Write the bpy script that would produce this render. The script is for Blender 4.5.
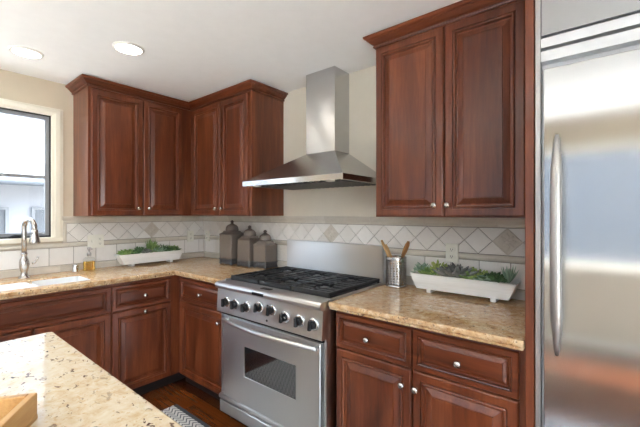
import bpy, bmesh, math, random
from mathutils import Vector, Matrix
random.seed(7)
S = bpy.context.scene
COL = S.collection
PI = math.pi
for o in list(bpy.data.objects):
    bpy.data.objects.remove(o)

# ------------------------------------------------------------ camera
cam_d = bpy.data.cameras.new('camera')
cam = bpy.data.objects.new('camera', cam_d)
COL.objects.link(cam)
cam.location = (3.3405, -2.0940, 1.432)
cam.rotation_euler = (PI / 2, 0, 0.684)
cam_d.sensor_width = 36.0
cam_d.lens = 351.0 / 640.0 * 36.0
cam_d.clip_start = 0.02
S.camera = cam

# ------------------------------------------------------------ world, sun, exposure
W = bpy.data.worlds.new('sky')
S.world = W
W.use_nodes = True
nt = W.node_tree
nt.nodes.clear()
wo = nt.nodes.new('ShaderNodeOutputWorld')
bg = nt.nodes.new('ShaderNodeBackground')
tc = nt.nodes.new('ShaderNodeTexCoord')
sx = nt.nodes.new('ShaderNodeSeparateXYZ')
rp = nt.nodes.new('ShaderNodeValToRGB')
rp.color_ramp.elements[0].position = 0.0
rp.color_ramp.elements[0].color = (0.10, 0.11, 0.12, 1)
rp.color_ramp.elements[1].position = 1.0
rp.color_ramp.elements[1].color = (0.62, 0.80, 1.0, 1)
for p_, c_ in ((0.497, (0.16, 0.18, 0.20, 1)), (0.503, (1.0, 0.99, 0.97, 1)), (0.54, (0.90, 0.95, 1.0, 1)), (0.60, (0.66, 0.82, 1.0, 1)), (0.72, (0.78, 0.89, 1.0, 1))):
    e = rp.color_ramp.elements.new(p_); e.color = c_
mr = nt.nodes.new('ShaderNodeMapRange')
mr.inputs['From Min'].default_value = -1
mr.inputs['From Max'].default_value = 1
nt.links.new(tc.outputs['Generated'], sx.inputs[0])
nt.links.new(sx.outputs['Z'], mr.inputs['Value'])
nt.links.new(mr.outputs[0], rp.inputs[0])
nt.links.new(rp.outputs[0], bg.inputs['Color'])
bg.inputs['Strength'].default_value = 3.8
nt.links.new(bg.outputs[0], wo.inputs[0])

sun_d = bpy.data.lights.new('sun', 'SUN')
sun_d.energy = 11.0
sun_d.color = (1.0, 0.97, 0.93)
sun_d.angle = math.radians(0.8)
sun = bpy.data.objects.new('sun', sun_d)
COL.objects.link(sun)
sun.rotation_euler = Vector((0.04, 0.46, -0.88)).to_track_quat('-Z', 'Y').to_euler()

S.view_settings.view_transform = 'Standard'
S.view_settings.look = 'None'
S.view_settings.gamma = 1
S.view_settings.use_curve_mapping = False
S.view_settings.exposure = 1.92

def portal(name, loc, sx_, sy_, direction):
    d = bpy.data.lights.new(name, 'AREA')
    d.shape = 'RECTANGLE'; d.size = sx_; d.size_y = sy_
    d.cycles.is_portal = True
    o = bpy.data.objects.new(name, d); COL.objects.link(o)
    o.location = loc
    o.rotation_euler = Vector(direction).to_track_quat('-Z', 'Z').to_euler()

# room dimensions
XW, YW = -0.05, 0.07          # painted faces of left and back wall
TX, TY = -0.040, 0.060        # tile faces
XR, YF = 5.3, -3.85           # right wall, wall behind the viewer
CZ = 2.475
CT = 0.964                    # worktop height
WY0, WY1, WZ0, WZ1 = -2.50, -1.285, 1.245, 2.205      # left window opening
FX0, FX1, FZ0, FZ1 = 0.7, 4.7, 0.86, 2.14             # front window opening
GX0, GX1, GZ0, GZ1 = -3.3, -1.9, 0.05, 2.10           # made-up patio door opening in the right wall (y range)
portal('window_portal', (XW - 0.1, (WY0 + WY1) / 2, (WZ0 + WZ1) / 2), WY1 - WY0, WZ1 - WZ0, (1, 0, 0))
portal('front_portal', ((FX0 + FX1) / 2, YF - 0.1, (FZ0 + FZ1) / 2), FX1 - FX0, FZ1 - FZ0, (0, 1, 0))
portal('patio_portal', (XR + 0.1, (GX0 + GX1) / 2, (GZ0 + GZ1) / 2), GX1 - GX0, GZ1 - GZ0, (-1, 0, 0))

# ------------------------------------------------------------ materials
def s2l(c):
    return tuple(((v / 255) / 12.92 if v / 255 <= 0.04045 else ((v / 255 + 0.055) / 1.055) ** 2.4) for v in c) + (1,)

class NT:
    def __init__(self, name):
        self.m = bpy.data.materials.new(name)
        self.m.use_nodes = True
        self.t = self.m.node_tree
        self.b = self.t.nodes['Principled BSDF']
        self.out = self.t.nodes['Material Output']
    def n(self, typ, **kw):
        x = self.t.nodes.new(typ)
        for k, v in kw.items(): setattr(x, k, v)
        return x
    def l(self, a, b): self.t.links.new(a, b)
    def ramp(self, fac, stops, interp='LINEAR'):
        r = self.n('ShaderNodeValToRGB')
        cr = r.color_ramp; cr.interpolation = interp
        cr.elements[0].position, cr.elements[0].color = stops[0]
        cr.elements[1].position, cr.elements[1].color = stops[-1]
        for p, c in stops[1:-1]:
            q = cr.elements.new(p); q.color = c
        self.l(fac, r.inputs[0]); return r.outputs[0]
    def coords(self, scale=(1, 1, 1), kind='Object', rot=(0, 0, 0)):
        t = self.n('ShaderNodeTexCoord'); m = self.n('ShaderNodeMapping')
        m.inputs['Scale'].default_value = scale
        m.inputs['Rotation'].default_value = rot
        self.l(t.outputs[kind], m.inputs[0]); return m.outputs[0]
    def noise(self, v, scale, detail=4, rough=0.5, dist=0.0):
        x = self.n('ShaderNodeTexNoise')
        x.inputs['Scale'].default_value = scale; x.inputs['Detail'].default_value = detail
        x.inputs['Roughness'].default_value = rough; x.inputs['Distortion'].default_value = dist
        self.l(v, x.inputs['Vector']); return x.outputs['Fac']
    def mix(self, f, a, b, mode='MIX'):
        x = self.n('ShaderNodeMix', data_type='RGBA', blend_type=mode)
        for s, v in ((0, f), (6, a), (7, b)):
            if hasattr(v, 'is_output'): self.l(v, x.inputs[s])
            else: x.inputs[s].default_value = v
        return x.outputs[2]
    def math(self, op, a, b=0.0, c=0.0):
        x = self.n('ShaderNodeMath', operation=op)
        for i, v in enumerate((a, b, c)):
            if hasattr(v, 'is_output'): self.l(v, x.inputs[i])
            else: x.inputs[i].default_value = v
        return x.outputs[0]
    def bump(self, h, strength=0.2, dist=0.002):
        x = self.n('ShaderNodeBump'); x.inputs['Strength'].default_value = strength
        x.inputs['Distance'].default_value = dist
        self.l(h, x.inputs['Height']); self.l(x.outputs[0], self.b.inputs['Normal'])
    def set(self, **kw):
        for k, v in kw.items():
            k = k.replace('_', ' ')
            if hasattr(v, 'is_output'): self.l(v, self.b.inputs[k])
            else: self.b.inputs[k].default_value = v
        return self

def plain(name, rgb, rough=0.5, metal=0.0, **kw):
    t = NT(name)
    v = t.coords()
    f = t.noise(v, 14, 3)
    c = s2l(rgb)
    d = tuple(x * 0.975 for x in c[:3]) + (1,)
    t.set(Base_Color=t.ramp(f, [(0.3, d), (0.7, c)]), Roughness=rough, Metallic=metal, **kw)
    return t.m

def wood(name, dark, mid, light, rough=0.32, axis='z', coat=0.25, gscale=1.0):
    t = NT(name)
    sc = {'z': (9, 9, 0.8), 'x': (0.8, 9, 9), 'y': (9, 0.8, 9)}[axis]
    sc = tuple(s * gscale for s in sc)
    v = t.coords(sc)
    big = t.noise(v, 1.2, 3, 0.5, 0.8)
    fine = t.noise(v, 9.0, 4, 0.65, 0.3)
    f = t.math('ADD', t.math('MULTIPLY', big, 0.65), t.math('MULTIPLY', fine, 0.35))
    col = t.ramp(f, [(0.30, s2l(dark)), (0.5, s2l(mid)), (0.72, s2l(light))])
    t.set(Base_Color=col, Roughness=rough, Coat_Weight=coat, Coat_Roughness=0.14)
    return t.m

CH = ((70, 30, 14), (104, 50, 26), (136, 76, 45))
M_wood = wood('cherry_wood', *CH)
M_woodx = wood('cherry_wood_crosswise', *CH, axis='x')
M_woody = wood('cherry_wood_lengthwise', *CH, axis='y')

def granite(name, base, gold, pale, dark, sp=1.0):
    t = NT(name)
    v = t.coords()
    n1 = t.noise(v, 26, 6, 0.7, 0.4)
    c1 = t.ramp(n1, [(0.30, s2l(gold)), (0.50, s2l(base)), (0.66, s2l(pale))])
    n2 = t.noise(v, 7, 4, 0.6, 1.0)
    c2 = t.mix(t.ramp(n2, [(0.42, (0, 0, 0, 1)), (0.7, (0.6, 0.6, 0.6, 1))]), c1, s2l(pale))
    n3 = t.noise(v, 95 * sp, 3, 0.6, 0.2)
    c3 = t.mix(t.ramp(n3, [(0.60, (0, 0, 0, 1)), (0.68, (0.75, 0.75, 0.75, 1))]), c2, s2l(gold))
    n4 = t.noise(t.coords((1, 1.7, 1), rot=(0, 0, 0.6)), 62 * sp, 2, 0.5, 0.6)
    n5 = t.noise(v, 5, 2)
    k = t.math('MULTIPLY', t.ramp(n4, [(0.635, (0, 0, 0, 1)), (0.66, (1, 1, 1, 1))]),
               t.ramp(n5, [(0.35, (0.35,) * 3 + (1,)), (0.55, (1, 1, 1, 1))]))
    c4 = t.mix(k, c3, s2l(dark))
    t.set(Base_Color=c4, Roughness=0.09, Specular_IOR_Level=0.36)
    return t.m
M_granite = granite('golden_granite', (200, 160, 114), (162, 112, 70), (222, 200, 166), (88, 58, 46))
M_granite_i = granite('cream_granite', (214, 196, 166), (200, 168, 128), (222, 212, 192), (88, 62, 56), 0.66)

def steel(name, rgb=(212, 213, 214), rough=0.33, aniso=0.9, axis='z', rot=0.25):
    t = NT(name)
    sc = {'x': (1.5, 140, 140), 'z': (140, 140, 1.5), 'y': (140, 1.5, 140)}[axis]
    f = t.noise(t.coords(sc), 2.0, 3, 0.6)
    r = t.n('ShaderNodeMapRange')
    r.inputs['To Min'].default_value = rough - 0.02
    r.inputs['To Max'].default_value = rough + 0.03
    t.l(f, r.inputs['Value'])
    g = t.n('ShaderNodeNewGeometry')
    cr = t.n('ShaderNodeVectorMath', operation='CROSS_PRODUCT'); cr.inputs[1].default_value = (0, 0, 1)
    t.l(g.outputs['True Normal'], cr.inputs[0])
    tg = t.n('ShaderNodeVectorMath', operation='ADD'); tg.inputs[1].default_value = (.01, 0, 0)
    t.l(cr.outputs[0], tg.inputs[0])
    t.set(Base_Color=s2l(rgb), Metallic=1.0, Roughness=r.outputs[0], Anisotropic=aniso, Anisotropic_Rotation=rot)
    t.l(tg.outputs[0], t.b.inputs['Tangent'])
    return t.m
M_steel = steel('brushed_steel')
M_hood = steel('brushed_hood_steel', (196, 196, 196), 0.22, 0.85)
M_fridge = steel('brushed_fridge_steel', (184, 185, 186), 0.17, 1.0, 'x', 0.0)
M_chrome = plain('polished_chrome', (214, 214, 214), 0.10, 1.0)
M_nickel = plain('brushed_nickel', (196, 192, 187), 0.27, 1.0)
M_filter = plain('dark_filter_steel', (92, 92, 92), 0.4, 1.0)
M_satin = plain('satin_steel', (190, 189, 187), 0.42, 1.0)
M_iron = plain('black_cast_iron', (34, 35, 38), 0.42)
M_black = plain('black_plastic', (20, 20, 22), 0.28)
M_enamel = plain('dark_enamel', (13, 13, 14), 0.35)
M_toe = plain('shade_toe_kick', (30, 18, 14), 0.6)  # black toe board colour that also stands in for recess shade
M_dark = plain('shadow_black', (14, 13, 13), 0.7)
M_white = plain('white_paint', (236, 234, 228), 0.45)
M_plate = plain('ivory_plastic', (238, 237, 226), 0.35)
M_ceil = plain('ceiling_paint', (244, 244, 243), 0.8)
M_wall = plain('beige_wall_paint', (206, 192, 170), 0.75)
M_wallb = plain('cream_wall_paint', (230, 223, 207), 0.75)
M_trim = plain('cream_trim_paint', (234, 228, 212), 0.4)
M_frame = plain('dark_bronze_frame', (30, 30, 32), 0.4)
M_greyframe = plain('grey_screen_frame', (138, 141, 146), 0.5)
M_ceramic = plain('white_ceramic', (240, 240, 238), 0.12, Coat_Weight=0.3)
M_stucco = plain('pale_stucco', (150, 152, 158), 0.9)
M_gwall = plain('grey_blue_screen', (84, 87, 92), 0.9)
M_roof = plain('pale_roof', (128, 130, 134), 0.9)
M_lawn = plain('grey_gravel', (118, 118, 116), 0.95)
M_ground = plain('pale_bounce_paving', (222, 220, 214), 0.9)
M_pipe = plain('grey_metal_pipe', (84, 88, 94), 0.5)
M_taupe = plain('taupe_glazed_ceramic', (122, 112, 104), 0.2, Coat_Weight=0.5)
M_band = plain('dark_pewter_band', (100, 99, 100), 0.34, 0.5)
M_finial = plain('dark_knob_glaze', (72, 60, 54), 0.3)
M_utens = wood('pale_utensil_wood', (170, 128, 78), (200, 160, 106), (216, 180, 128), 0.5, 'z', 0.0, 4)
M_spoond = wood('brown_utensil_wood', (136, 92, 50), (168, 120, 70), (190, 142, 88), 0.5, 'z', 0.0, 4)
M_tray = wood('natural_acacia', (160, 112, 60), (196, 150, 92), (218, 178, 120), 0.45, 'x', 0.0, 1.6)
M_gravel = plain('white_gravel', (222, 220, 212), 0.9)
M_planter = wood('whitewashed_wood', (224, 222, 216), (238, 237, 233), (246, 245, 242), 0.55, 'x', 0.0, 2)

def glass(name, tint=(1, 1, 1, 1), refl=1.0):
    t = NT(name)
    t.t.nodes.remove(t.b)
    tr = t.n('ShaderNodeBsdfTransparent'); tr.inputs[0].default_value = tint
    gl = t.n('ShaderNodeBsdfGlossy'); gl.inputs['Roughness'].default_value = 0.02
    lw = t.n('ShaderNodeLayerWeight')
    fr = t.math('ADD', 0.04, t.math('MULTIPLY', t.math('POWER', lw.outputs['Facing'], 5.0), 0.9))
    mx = t.n('ShaderNodeMixShader')
    t.l(t.math('MULTIPLY', fr, refl), mx.inputs[0])
    t.l(tr.outputs[0], mx.inputs[1]); t.l(gl.outputs[0], mx.inputs[2])
    t.l(mx.outputs[0], t.out.inputs[0])
    return t.m
M_glass = glass('clear_window_glass')
M_bottle = glass('clear_bottle_glass', (0.95, 0.96, 0.95, 1))
M_soap = NT('amber_soap').set(Base_Color=s2l((250, 196, 60)), Roughness=0.05, Transmission_Weight=0.95, IOR=1.36).m
M_oven = plain('dark_oven_glass', (26, 27, 30), 0.05, 0.0, Coat_Weight=0.0, IOR=2.6)

def emit(name, rgb, st):
    t = NT(name)
    t.set(Base_Color=(0.9, 0.9, 0.9, 1), Emission_Color=s2l(rgb), Emission_Strength=st)
    return t.m
M_lamp = emit('lit_lamp_lens', (255, 248, 236), 5.0)

def tile(name, a, b, rough=0.35):
    t = NT(name)
    g = t.n('ShaderNodeNewGeometry')
    f = t.noise(t.coords(), 22, 5, 0.6, 0.5)
    k = t.math('ADD', t.math('MULTIPLY', g.outputs['Random Per Island'], 0.55), t.math('MULTIPLY', f, 0.5))
    t.set(Base_Color=t.ramp(k, [(0.15, s2l(a)), (0.85, s2l(b))]), Roughness=rough)
    t.bump(f, 0.15, 0.001)
    return t.m
M_tile = tile('ivory_stone_tile', (222, 218, 212), (239, 237, 233))
M_rail = tile('stone_rail_tile', (196, 188, 174), (218, 212, 200), 0.4)
M_grout = plain('grey_grout', (136, 129, 120), 0.9)
M_accent = tile('carved_stone_tile', (200, 192, 180), (218, 211, 201), 0.5)

def floor_mat():
    t = NT('cherry_plank_floor')
    v = t.coords()
    br = t.n('ShaderNodeTexBrick')
    br.offset = 0.37; br.offset_frequency = 2
    br.inputs['Scale'].default_value = 1.0
    br.inputs['Brick Width'].default_value = 0.95
    br.inputs['Row Height'].default_value = 0.082
    br.inputs['Mortar Size'].default_value = 0.0012
    br.inputs['Color1'].default_value = s2l((70, 29, 13))
    br.inputs['Color2'].default_value = s2l((120, 64, 27))
    br.inputs['Mortar'].default_value = s2l((30, 12, 8))
    t.l(v, br.inputs['Vector'])
    g = t.noise(t.coords((1.2, 22, 1)), 3.5, 4, 0.6, 0.5)
    c = t.mix(0.6, br.outputs['Color'], t.ramp(g, [(0.3, (0.45, 0.45, 0.45, 1)), (0.7, (1, 1, 1, 1))]), 'MULTIPLY')
    t.set(Base_Color=c, Roughness=0.16, Coat_Weight=0.4, Coat_Roughness=0.1)
    return t.m
M_floor = floor_mat()

def rug_mat():
    t = NT('grey_chevron_weave')
    v = t.coords()
    s = t.n('ShaderNodeSeparateXYZ'); t.l(v, s.inputs[0])
    x, y = s.outputs[0], s.outputs[1]
    tri = t.math('ABSOLUTE', t.math('SUBTRACT', t.math('FRACT', t.math('MULTIPLY', y, 18.0)), 0.5))
    ph = t.math('FRACT', t.math('ADD', t.math('MULTIPLY', x, 26.0), t.math('MULTIPLY', tri, 2.0)))
    col = t.ramp(ph, [(0.0, s2l((74, 78, 84))), (0.22, s2l((150, 154, 158))), (0.34, s2l((212, 212, 208))), (0.78, s2l((196, 198, 198)))], 'CONSTANT')
    w = t.noise(v, 420, 2)
    t.set(Base_Color=t.mix(0.35, col, t.ramp(w, [(0.35, (0.5, 0.5, 0.5, 1)), (0.65, (1, 1, 1, 1))]), 'MULTIPLY'), Roughness=0.95)
    t.bump(w, 0.4, 0.002)
    return t.m
M_rug = rug_mat()
M_rugb = plain('charcoal_rug_border', (62, 66, 74), 0.95)
M_fabric_dark = M_rugb

def leaf(name, a, b):
    t = NT(name)
    g = t.n('ShaderNodeNewGeometry')
    t.set(Base_Color=t.ramp(g.outputs['Random Per Island'], [(0.0, s2l(a)), (1.0, s2l(b))]), Roughness=0.45)
    return t.m
M_leaf = [leaf('bright_green_leaf', (104, 142, 76), (164, 190, 112)),
          leaf('blue_green_leaf', (122, 154, 132), (180, 204, 178)),
          leaf('purple_grey_leaf', (104, 106, 106), (160, 164, 160)),
          leaf('dark_green_leaf', (58, 92, 58), (100, 138, 84)),
          leaf('yellow_green_leaf', (150, 172, 80), (196, 208, 128))]

# ------------------------------------------------------------ mesh helpers
class MB:
    def __init__(self): self.b = bmesh.new(); self.mi = 0
    def face(self, vs):
        try:
            f = self.b.faces.new(vs); f.material_index = self.mi; return f
        except ValueError: return None
    def v(self, p): return self.b.verts.new(p)
    def box(self, x0, x1, y0, y1, z0, z1, bev=0.0, seg=1):
        r = bmesh.ops.create_cube(self.b, size=1)
        vs = r['verts']
        for q in vs:
            q.co = Vector((x0 + (q.co.x + .5) * (x1 - x0), y0 + (q.co.y + .5) * (y1 - y0), z0 + (q.co.z + .5) * (z1 - z0)))
        fs = set(f for q in vs for f in q.link_faces)
        for f in fs: f.material_index = self.mi
        if bev > 0:
            es = list(set(e for q in vs for e in q.link_edges))
            r2 = bmesh.ops.bevel(self.b, geom=es, offset=bev, segments=seg, affect='EDGES', profile=0.5)
            for f in r2['faces']: f.material_index = self.mi
        return self
    def loft(self, loops, cap0=True, cap1=True, closed=True, smooth=False):
        L = [[self.v(p) for p in lp] for lp in loops]
        n = len(L[0])
        for a, b in zip(L[:-1], L[1:]):
            for i in range(n if closed else n - 1):
                j = (i + 1) % n
                f = self.face((a[i], a[j], b[j], b[i]))
                if f: f.smooth = smooth
        if cap0 and closed: self.face(list(reversed(L[0])))
        if cap1 and closed: self.face(L[-1])
        return self
    def lathe(self, prof, c=(0, 0, 0), n=24, axis='z', smooth=True, caps=True):
        loops = []
        for r, h in prof:
            lp = []
            for i in range(n):
                a = 2 * PI * i / n
                p = (r * math.cos(a), r * math.sin(a), h)
                if axis == 'y': p = (p[0], -p[2], p[1])
                elif axis == 'x': p = (p[2], p[0], p[1])
                lp.append((c[0] + p[0], c[1] + p[1], c[2] + p[2]))
            loops.append(lp)
        return self.loft(loops, caps, caps, True, smooth)
    def tube(self, pts, r, n=12, smooth=True, flat=1.0, up=(0, 0, 1)):
        pts = [Vector(p) for p in pts]
        rs = r if isinstance(r, (list, tuple)) else [r] * len(pts)
        loops = []
        ref = Vector(up)
        for i, p in enumerate(pts):
            d = (pts[min(i + 1, len(pts) - 1)] - pts[max(i - 1, 0)]).normalized()
            if abs(d.dot(ref)) > 0.97: ref = Vector((1, 0, 0)) if abs(d.x) < 0.9 else Vector((0, 1, 0))
            s = d.cross(ref).normalized(); u = s.cross(d).normalized(); ref = u
            loops.append([tuple(p + rs[i] * (math.cos(2 * PI * k / n) * s + flat * math.sin(2 * PI * k / n) * u)) for k in range(n)])
        return self.loft(loops, True, True, True, smooth)
    def extrude_x(self, prof, x0, x1, smooth=False):      # prof in (y, z)
        return self.loft([[(x0, y, z) for y, z in prof], [(x1, y, z) for y, z in prof]], smooth=smooth)
    def sweep(self, path, prof, pre=None, post=None, side=1):
        # path in xy, prof (out, z); outward is to the right of travel for side=1
        P = [Vector(p) for p in path]; n = len(P)
        loops = []
        for i in range(n):
            d0 = (P[i] - P[i - 1]).normalized() if i > 0 else (Vector(pre).normalized() if pre else None)
            d1 = (P[i + 1] - P[i]).normalized() if i < n - 1 else (Vector(post).normalized() if post else None)
            if d0 is None: d0 = d1
            if d1 is None: d1 = d0
            n0 = Vector((d0.y, -d0.x)) * side; n1 = Vector((d1.y, -d1.x)) * side
            m = (n0 + n1).normalized(); m /= max(0.2, m.dot(n0))
            loops.append([(P[i].x + m.x * o, P[i].y + m.y * o, z) for o, z in prof])
        return self.loft(loops)
    def panel(self, x0, x1, z0, z1, y, k=1.0, t=0.02):
        # raised panel, front toward -y; back at y
        w = min(x1 - x0, z1 - z0)
        pr = [(0, 0), (0, .012), (.002, .0165), (.007, .020), (.038, .020), (.039, .0125), (.0425, .0125), (.0435, .0205), (.047, .0225), (.051, .0215),
              (.054, .018), (.0555, .007), (.063, .006), (.066, .008), (.090, .0165), (.0905, .0145), (.0925, .0145), (.0935, .018), (.096, .0185)]
        loops = []
        for d, h in pr:
            d *= k
            loops.append([(x0 + d, y - h, z0 + d), (x1 - d, y - h, z0 + d), (x1 - d, y - h, z1 - d), (x0 + d, y - h, z1 - d)])
        return self.loft(loops)
    def ngon_prism(self, poly, h, frame, bev=0.0015):
        # poly in 2-D (u, v); frame maps (u, v, depth) to xyz
        n = len(poly)
        c = (sum(p[0] for p in poly) / n, sum(p[1] for p in poly) / n)
        def ins(d):
            out = []
            for i in range(n):
                a, b, cc = Vector(poly[i - 1]), Vector(poly[i]), Vector(poly[(i + 1) % n])
                d0 = (b - a).normalized(); d1 = (cc - b).normalized()
                n0 = Vector((-d0.y, d0.x)); n1 = Vector((-d1.y, d1.x))
                m = (n0 + n1)
                if m.length < 1e-6: m = n0
                m = m.normalized(); m /= max(0.35, m.dot(n0))
                out.append(b + m * d)
            return out
        self.loft([[frame(p.x, p.y, 0) for p in ins(0)], [frame(p.x, p.y, h - bev) for p in ins(0)],
                   [frame(p.x, p.y, h) for p in ins(bev)]], True, True)
    def merge(self, other): pass
    def build(self, name, mat, parent=None, mods=None, smooth_angle=None, flip=False):
        bmesh.ops.recalc_face_normals(self.b, faces=self.b.faces[:])
        me = bpy.data.meshes.new(name)
        self.b.to_mesh(me); self.b.free()
        for m in (mat if isinstance(mat, (list, tuple)) else [mat]): me.materials.append(m)
        o = bpy.data.objects.new(name, me); COL.objects.link(o)
        if parent: o.parent = parent
        return o

def thing(name, label, cat, loc=(0, 0, 0), rz=0, group=None):
    o = bpy.data.objects.new(name, None); COL.objects.link(o)
    o.location = loc; o.rotation_euler = (0, 0, rz)
    o.empty_display_size = 0.05
    o['label'] = label; o['category'] = cat
    if group: o['group'] = group
    return o
def tag(o, label, cat, group=None):
    o['label'] = label; o['category'] = cat
    if group: o['group'] = group
    return o
def struct(o, label=None, cat=None):
    o['kind'] = 'structure'
    if label: o['label'] = label
    if cat: o['category'] = cat
    return o
def bevmod(o, w, seg=2, ang=40):
    m = o.modifiers.new('bevel', 'BEVEL'); m.width = w; m.segments = seg
    m.limit_method = 'ANGLE'; m.angle_limit = math.radians(ang)
    return o

# ------------------------------------------------------------ room shell
m = MB(); m.box(XW - .15, XR + .15, YF - .15, YW + .15, -0.1, 0.0)
struct(m.build('floor', M_floor), 'dark cherry plank floor in front of the cabinets', 'floor')
m = MB(); m.box(XW - .15, XR + .15, YF - .15, YW + .15, CZ, CZ + .1)
struct(m.build('ceiling', M_ceil), 'white painted ceiling with recessed lights', 'ceiling')
m = MB(); m.box(XW - .15, XR + .15, YW, YW + .15, 0, CZ)
struct(m.build('wall_back', M_wallb), 'cream wall behind the range hood', 'wall')
m = MB()
m.box(XW - .15, XW, YF, WY0, 0, CZ); m.box(XW - .15, XW, WY1, YW, 0, CZ)
m.box(XW - .15, XW, WY0, WY1, 0, WZ0); m.box(XW - .15, XW, WY0, WY1, WZ1, CZ)
struct(m.build('wall_left', M_wall), 'beige wall around the sink window', 'wall')
m = MB()
m.box(XW - .15, FX0, YF - .15, YF, 0, CZ); m.box(FX1, XR + .15, YF - .15, YF, 0, CZ)
m.box(FX0, FX1, YF - .15, YF, 0, FZ0); m.box(FX0, FX1, YF - .15, YF, FZ1, CZ)
struct(m.build('wall_front', M_wall), 'beige wall behind the viewer', 'wall')
m = MB()
m.box(XR, XR + .15, YF, GX0, 0, CZ); m.box(XR, XR + .15, GX1, YW, 0, CZ)
m.box(XR, XR + .15, GX0, GX1, 0, GZ0); m.box(XR, XR + .15, GX0, GX1, GZ1, CZ)
struct(m.build('wall_right', M_wall), 'beige wall on the right of the room', 'wall')
m = MB(); m.box(XW + .0, XR, YF, YF + .015, 0, 0.10, .003)
struct(m.build('baseboard_front', M_trim), 'cream baseboard behind the viewer', 'baseboard')

# sink window
t = thing('window_1', 'dark framed window above the sink in a cream casing', 'window', (XW, 0, 0)); t['kind'] = 'structure'
m = MB()
ca = [(0, 0), (0, .016), (.012, .019), (.022, .024), (.05, .024), (.058, .018), (.072, .016), (.078, .012), (.078, 0)]
y0, y1, z0, z1 = WY0, WY1, WZ0, WZ1
loops = []
for d, h in ca:
    d = -0.072 + d * 1.0
    loops.append([(h, y0 + d, z0 + d * .45), (h, y1 - d, z0 + d * .45), (h, y1 - d, z1 - d * .8), (h, y0 + d, z1 - d * .8)])
m.loft(loops + [loops[0]], False, False)
m.build('casing', M_trim, t)
m = MB(); m.box(-.15, .030, y0 - .075, y1 + .068, z0 - .034, z0 + .002, .004)
m.build('window_stool', M_trim, t)
def rect_frame(mb, x0, x1, a0, a1, b0, b1, w):
    mb.box(x0, x1, a0, a0 + w, b0, b1); mb.box(x0, x1, a1 - w, a1, b0, b1)
    mb.box(x0, x1, a0 + w, a1 - w, b0, b0 + w); mb.box(x0, x1, a0 + w, a1 - w, b1 - w, b1)
m = MB()
rect_frame(m, -.055, -.008, y0, y1, z0 + .002, z1, .013)
ym = (y0 + y1) / 2
m.box(-.055, -.008, ym - .02, ym + .02, z0 + .02, z1 - .02)
m.build('window_frame', M_frame, t)
m = MB()
for a0, a1 in ((y0 + .013, ym - .02), (ym + .02, y1 - .013)):
    rect_frame(m, -.05, -.020, a0, a1, z0 + .015, z1 - .013, .024)
    m.box(-.05, -.020, a0 + .024, a1 - .024, 1.705, 1.728)
m.build('sash', M_greyframe, t)
m = MB()
m.box(-.040, -.036, y0 + .03, ym - .03, z0 + .04, z1 - .04); m.box(-.040, -.036, ym + .03, y1 - .03, z0 + .04, z1 - .04)
m.build('window_pane', M_glass, t)
m = MB()
m.box(-.02, .012, -1.545, -1.475, z0 + .004, z0 + .020, .004, 2); m.tube([(.0, -1.53, z0 + .018), (.02, -1.51, z0 + .026), (.024, -1.46, z0 + .020)], .006)
m.build('window_crank', M_frame, t)
# window behind the viewer
t = thing('window_2', 'wide white framed window behind the viewer', 'window', (0, YF, 0)); t['kind'] = 'structure'
m = MB()
w = .07
m.box(FX0 - w, FX1 + w, 0, .03, FZ1, FZ1 + w, .004); m.box(FX0 - w, FX1 + w, 0, .05, FZ0 - w * .6, FZ0, .004)
m.box(FX0 - w, FX0, 0, .03, FZ0, FZ1, .004); m.box(FX1, FX1 + w, 0, .03, FZ0, FZ1, .004)
m.build('casing', M_trim, t)
m = MB()
for i in range(4):
    xx = FX0 + (FX1 - FX0) * i / 3
    m.box(max(FX0, xx - .03), min(FX1, xx + .03), -.09, -.04, FZ0, FZ1)
m.box(FX0, FX1, -.09, -.04, FZ0, FZ0 + .04); m.box(FX0, FX1, -.09, -.04, FZ1 - .04, FZ1)
m.build('window_frame', M_white, t)
m = MB(); m.box(FX0, FX1, -.066, -.062, FZ0, FZ1)
m.build('window_pane', M_glass, t)
# made-up patio door on the right, added to supply daylight
t = thing('door_1', 'made-up white framed glass door in the right wall, added for daylight', 'door', (XR, 0, 0)); t['kind'] = 'structure'
m = MB()
ym = (GX0 + GX1) / 2
for a, b in ((GX0, ym), (ym, GX1)): rect_frame(m, .04, .09, a, b, GZ0, GZ1, .06)
m.build('door_frame', M_white, t)
m = MB(); m.box(.062, .066, GX0 + .03, GX1 - .03, GZ0 + .03, GZ1 - .03)
m.build('door_pane', M_glass, t)

# outdoors
m = MB(); m.box(-.2, 12, -11, 6, -0.3, -0.2)  # unseen ground made pale to throw sunlight up at the ceiling
struct(m.build('ground', M_ground), 'unseen terrace made pale to bounce sunlight onto the ceiling', 'ground')
m = MB(); m.box(-9, -.2, -11, 6, -0.3, -0.2)
struct(m.build('ground_garden', M_lawn), 'grey gravel yard between the house and its neighbour', 'ground')
m = MB(); m.box(-8, 12, -10.4, -10, -.2, 3.5)  # unseen wall added to dim the low sky mirrored in the refrigerator
struct(m.build('wall_sky_screen', M_gwall), 'unseen grey-blue wall added to dim the sky in the refrigerator reflection', 'wall')
t = thing('neighbour_house', 'pale stucco house seen through the sink window', 'house', (-5.2, -1.0, -.2))
m = MB(); m.box(-4, 0, -6, 5, 0, 6.2)  # upper storeys added so the island top mirrors wall instead of sky
m.build('wall', M_stucco, t)
m = MB(); m.loft([[(1.0, yy, 2.18), (1.0, yy, 2.27), (0, yy, 2.62), (0, yy, 2.52)] for yy in (-5.5, 4.6)])
m.build('porch_roof', M_roof, t)
m = MB(); m.tube([(1.04, -5.4, 2.16), (1.04, 4.5, 2.16)], .06, 8)
m.build('gutter', M_pipe, t)
m = MB(); m.tube([(1.04, -.42, 2.12), (.98, -.44, 2.02), (.66, -.52, 1.84), (.60, -.54, 1.76), (.60, -.54, .02)], .05, 8)
m.build('downspout', M_pipe, t)
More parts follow.
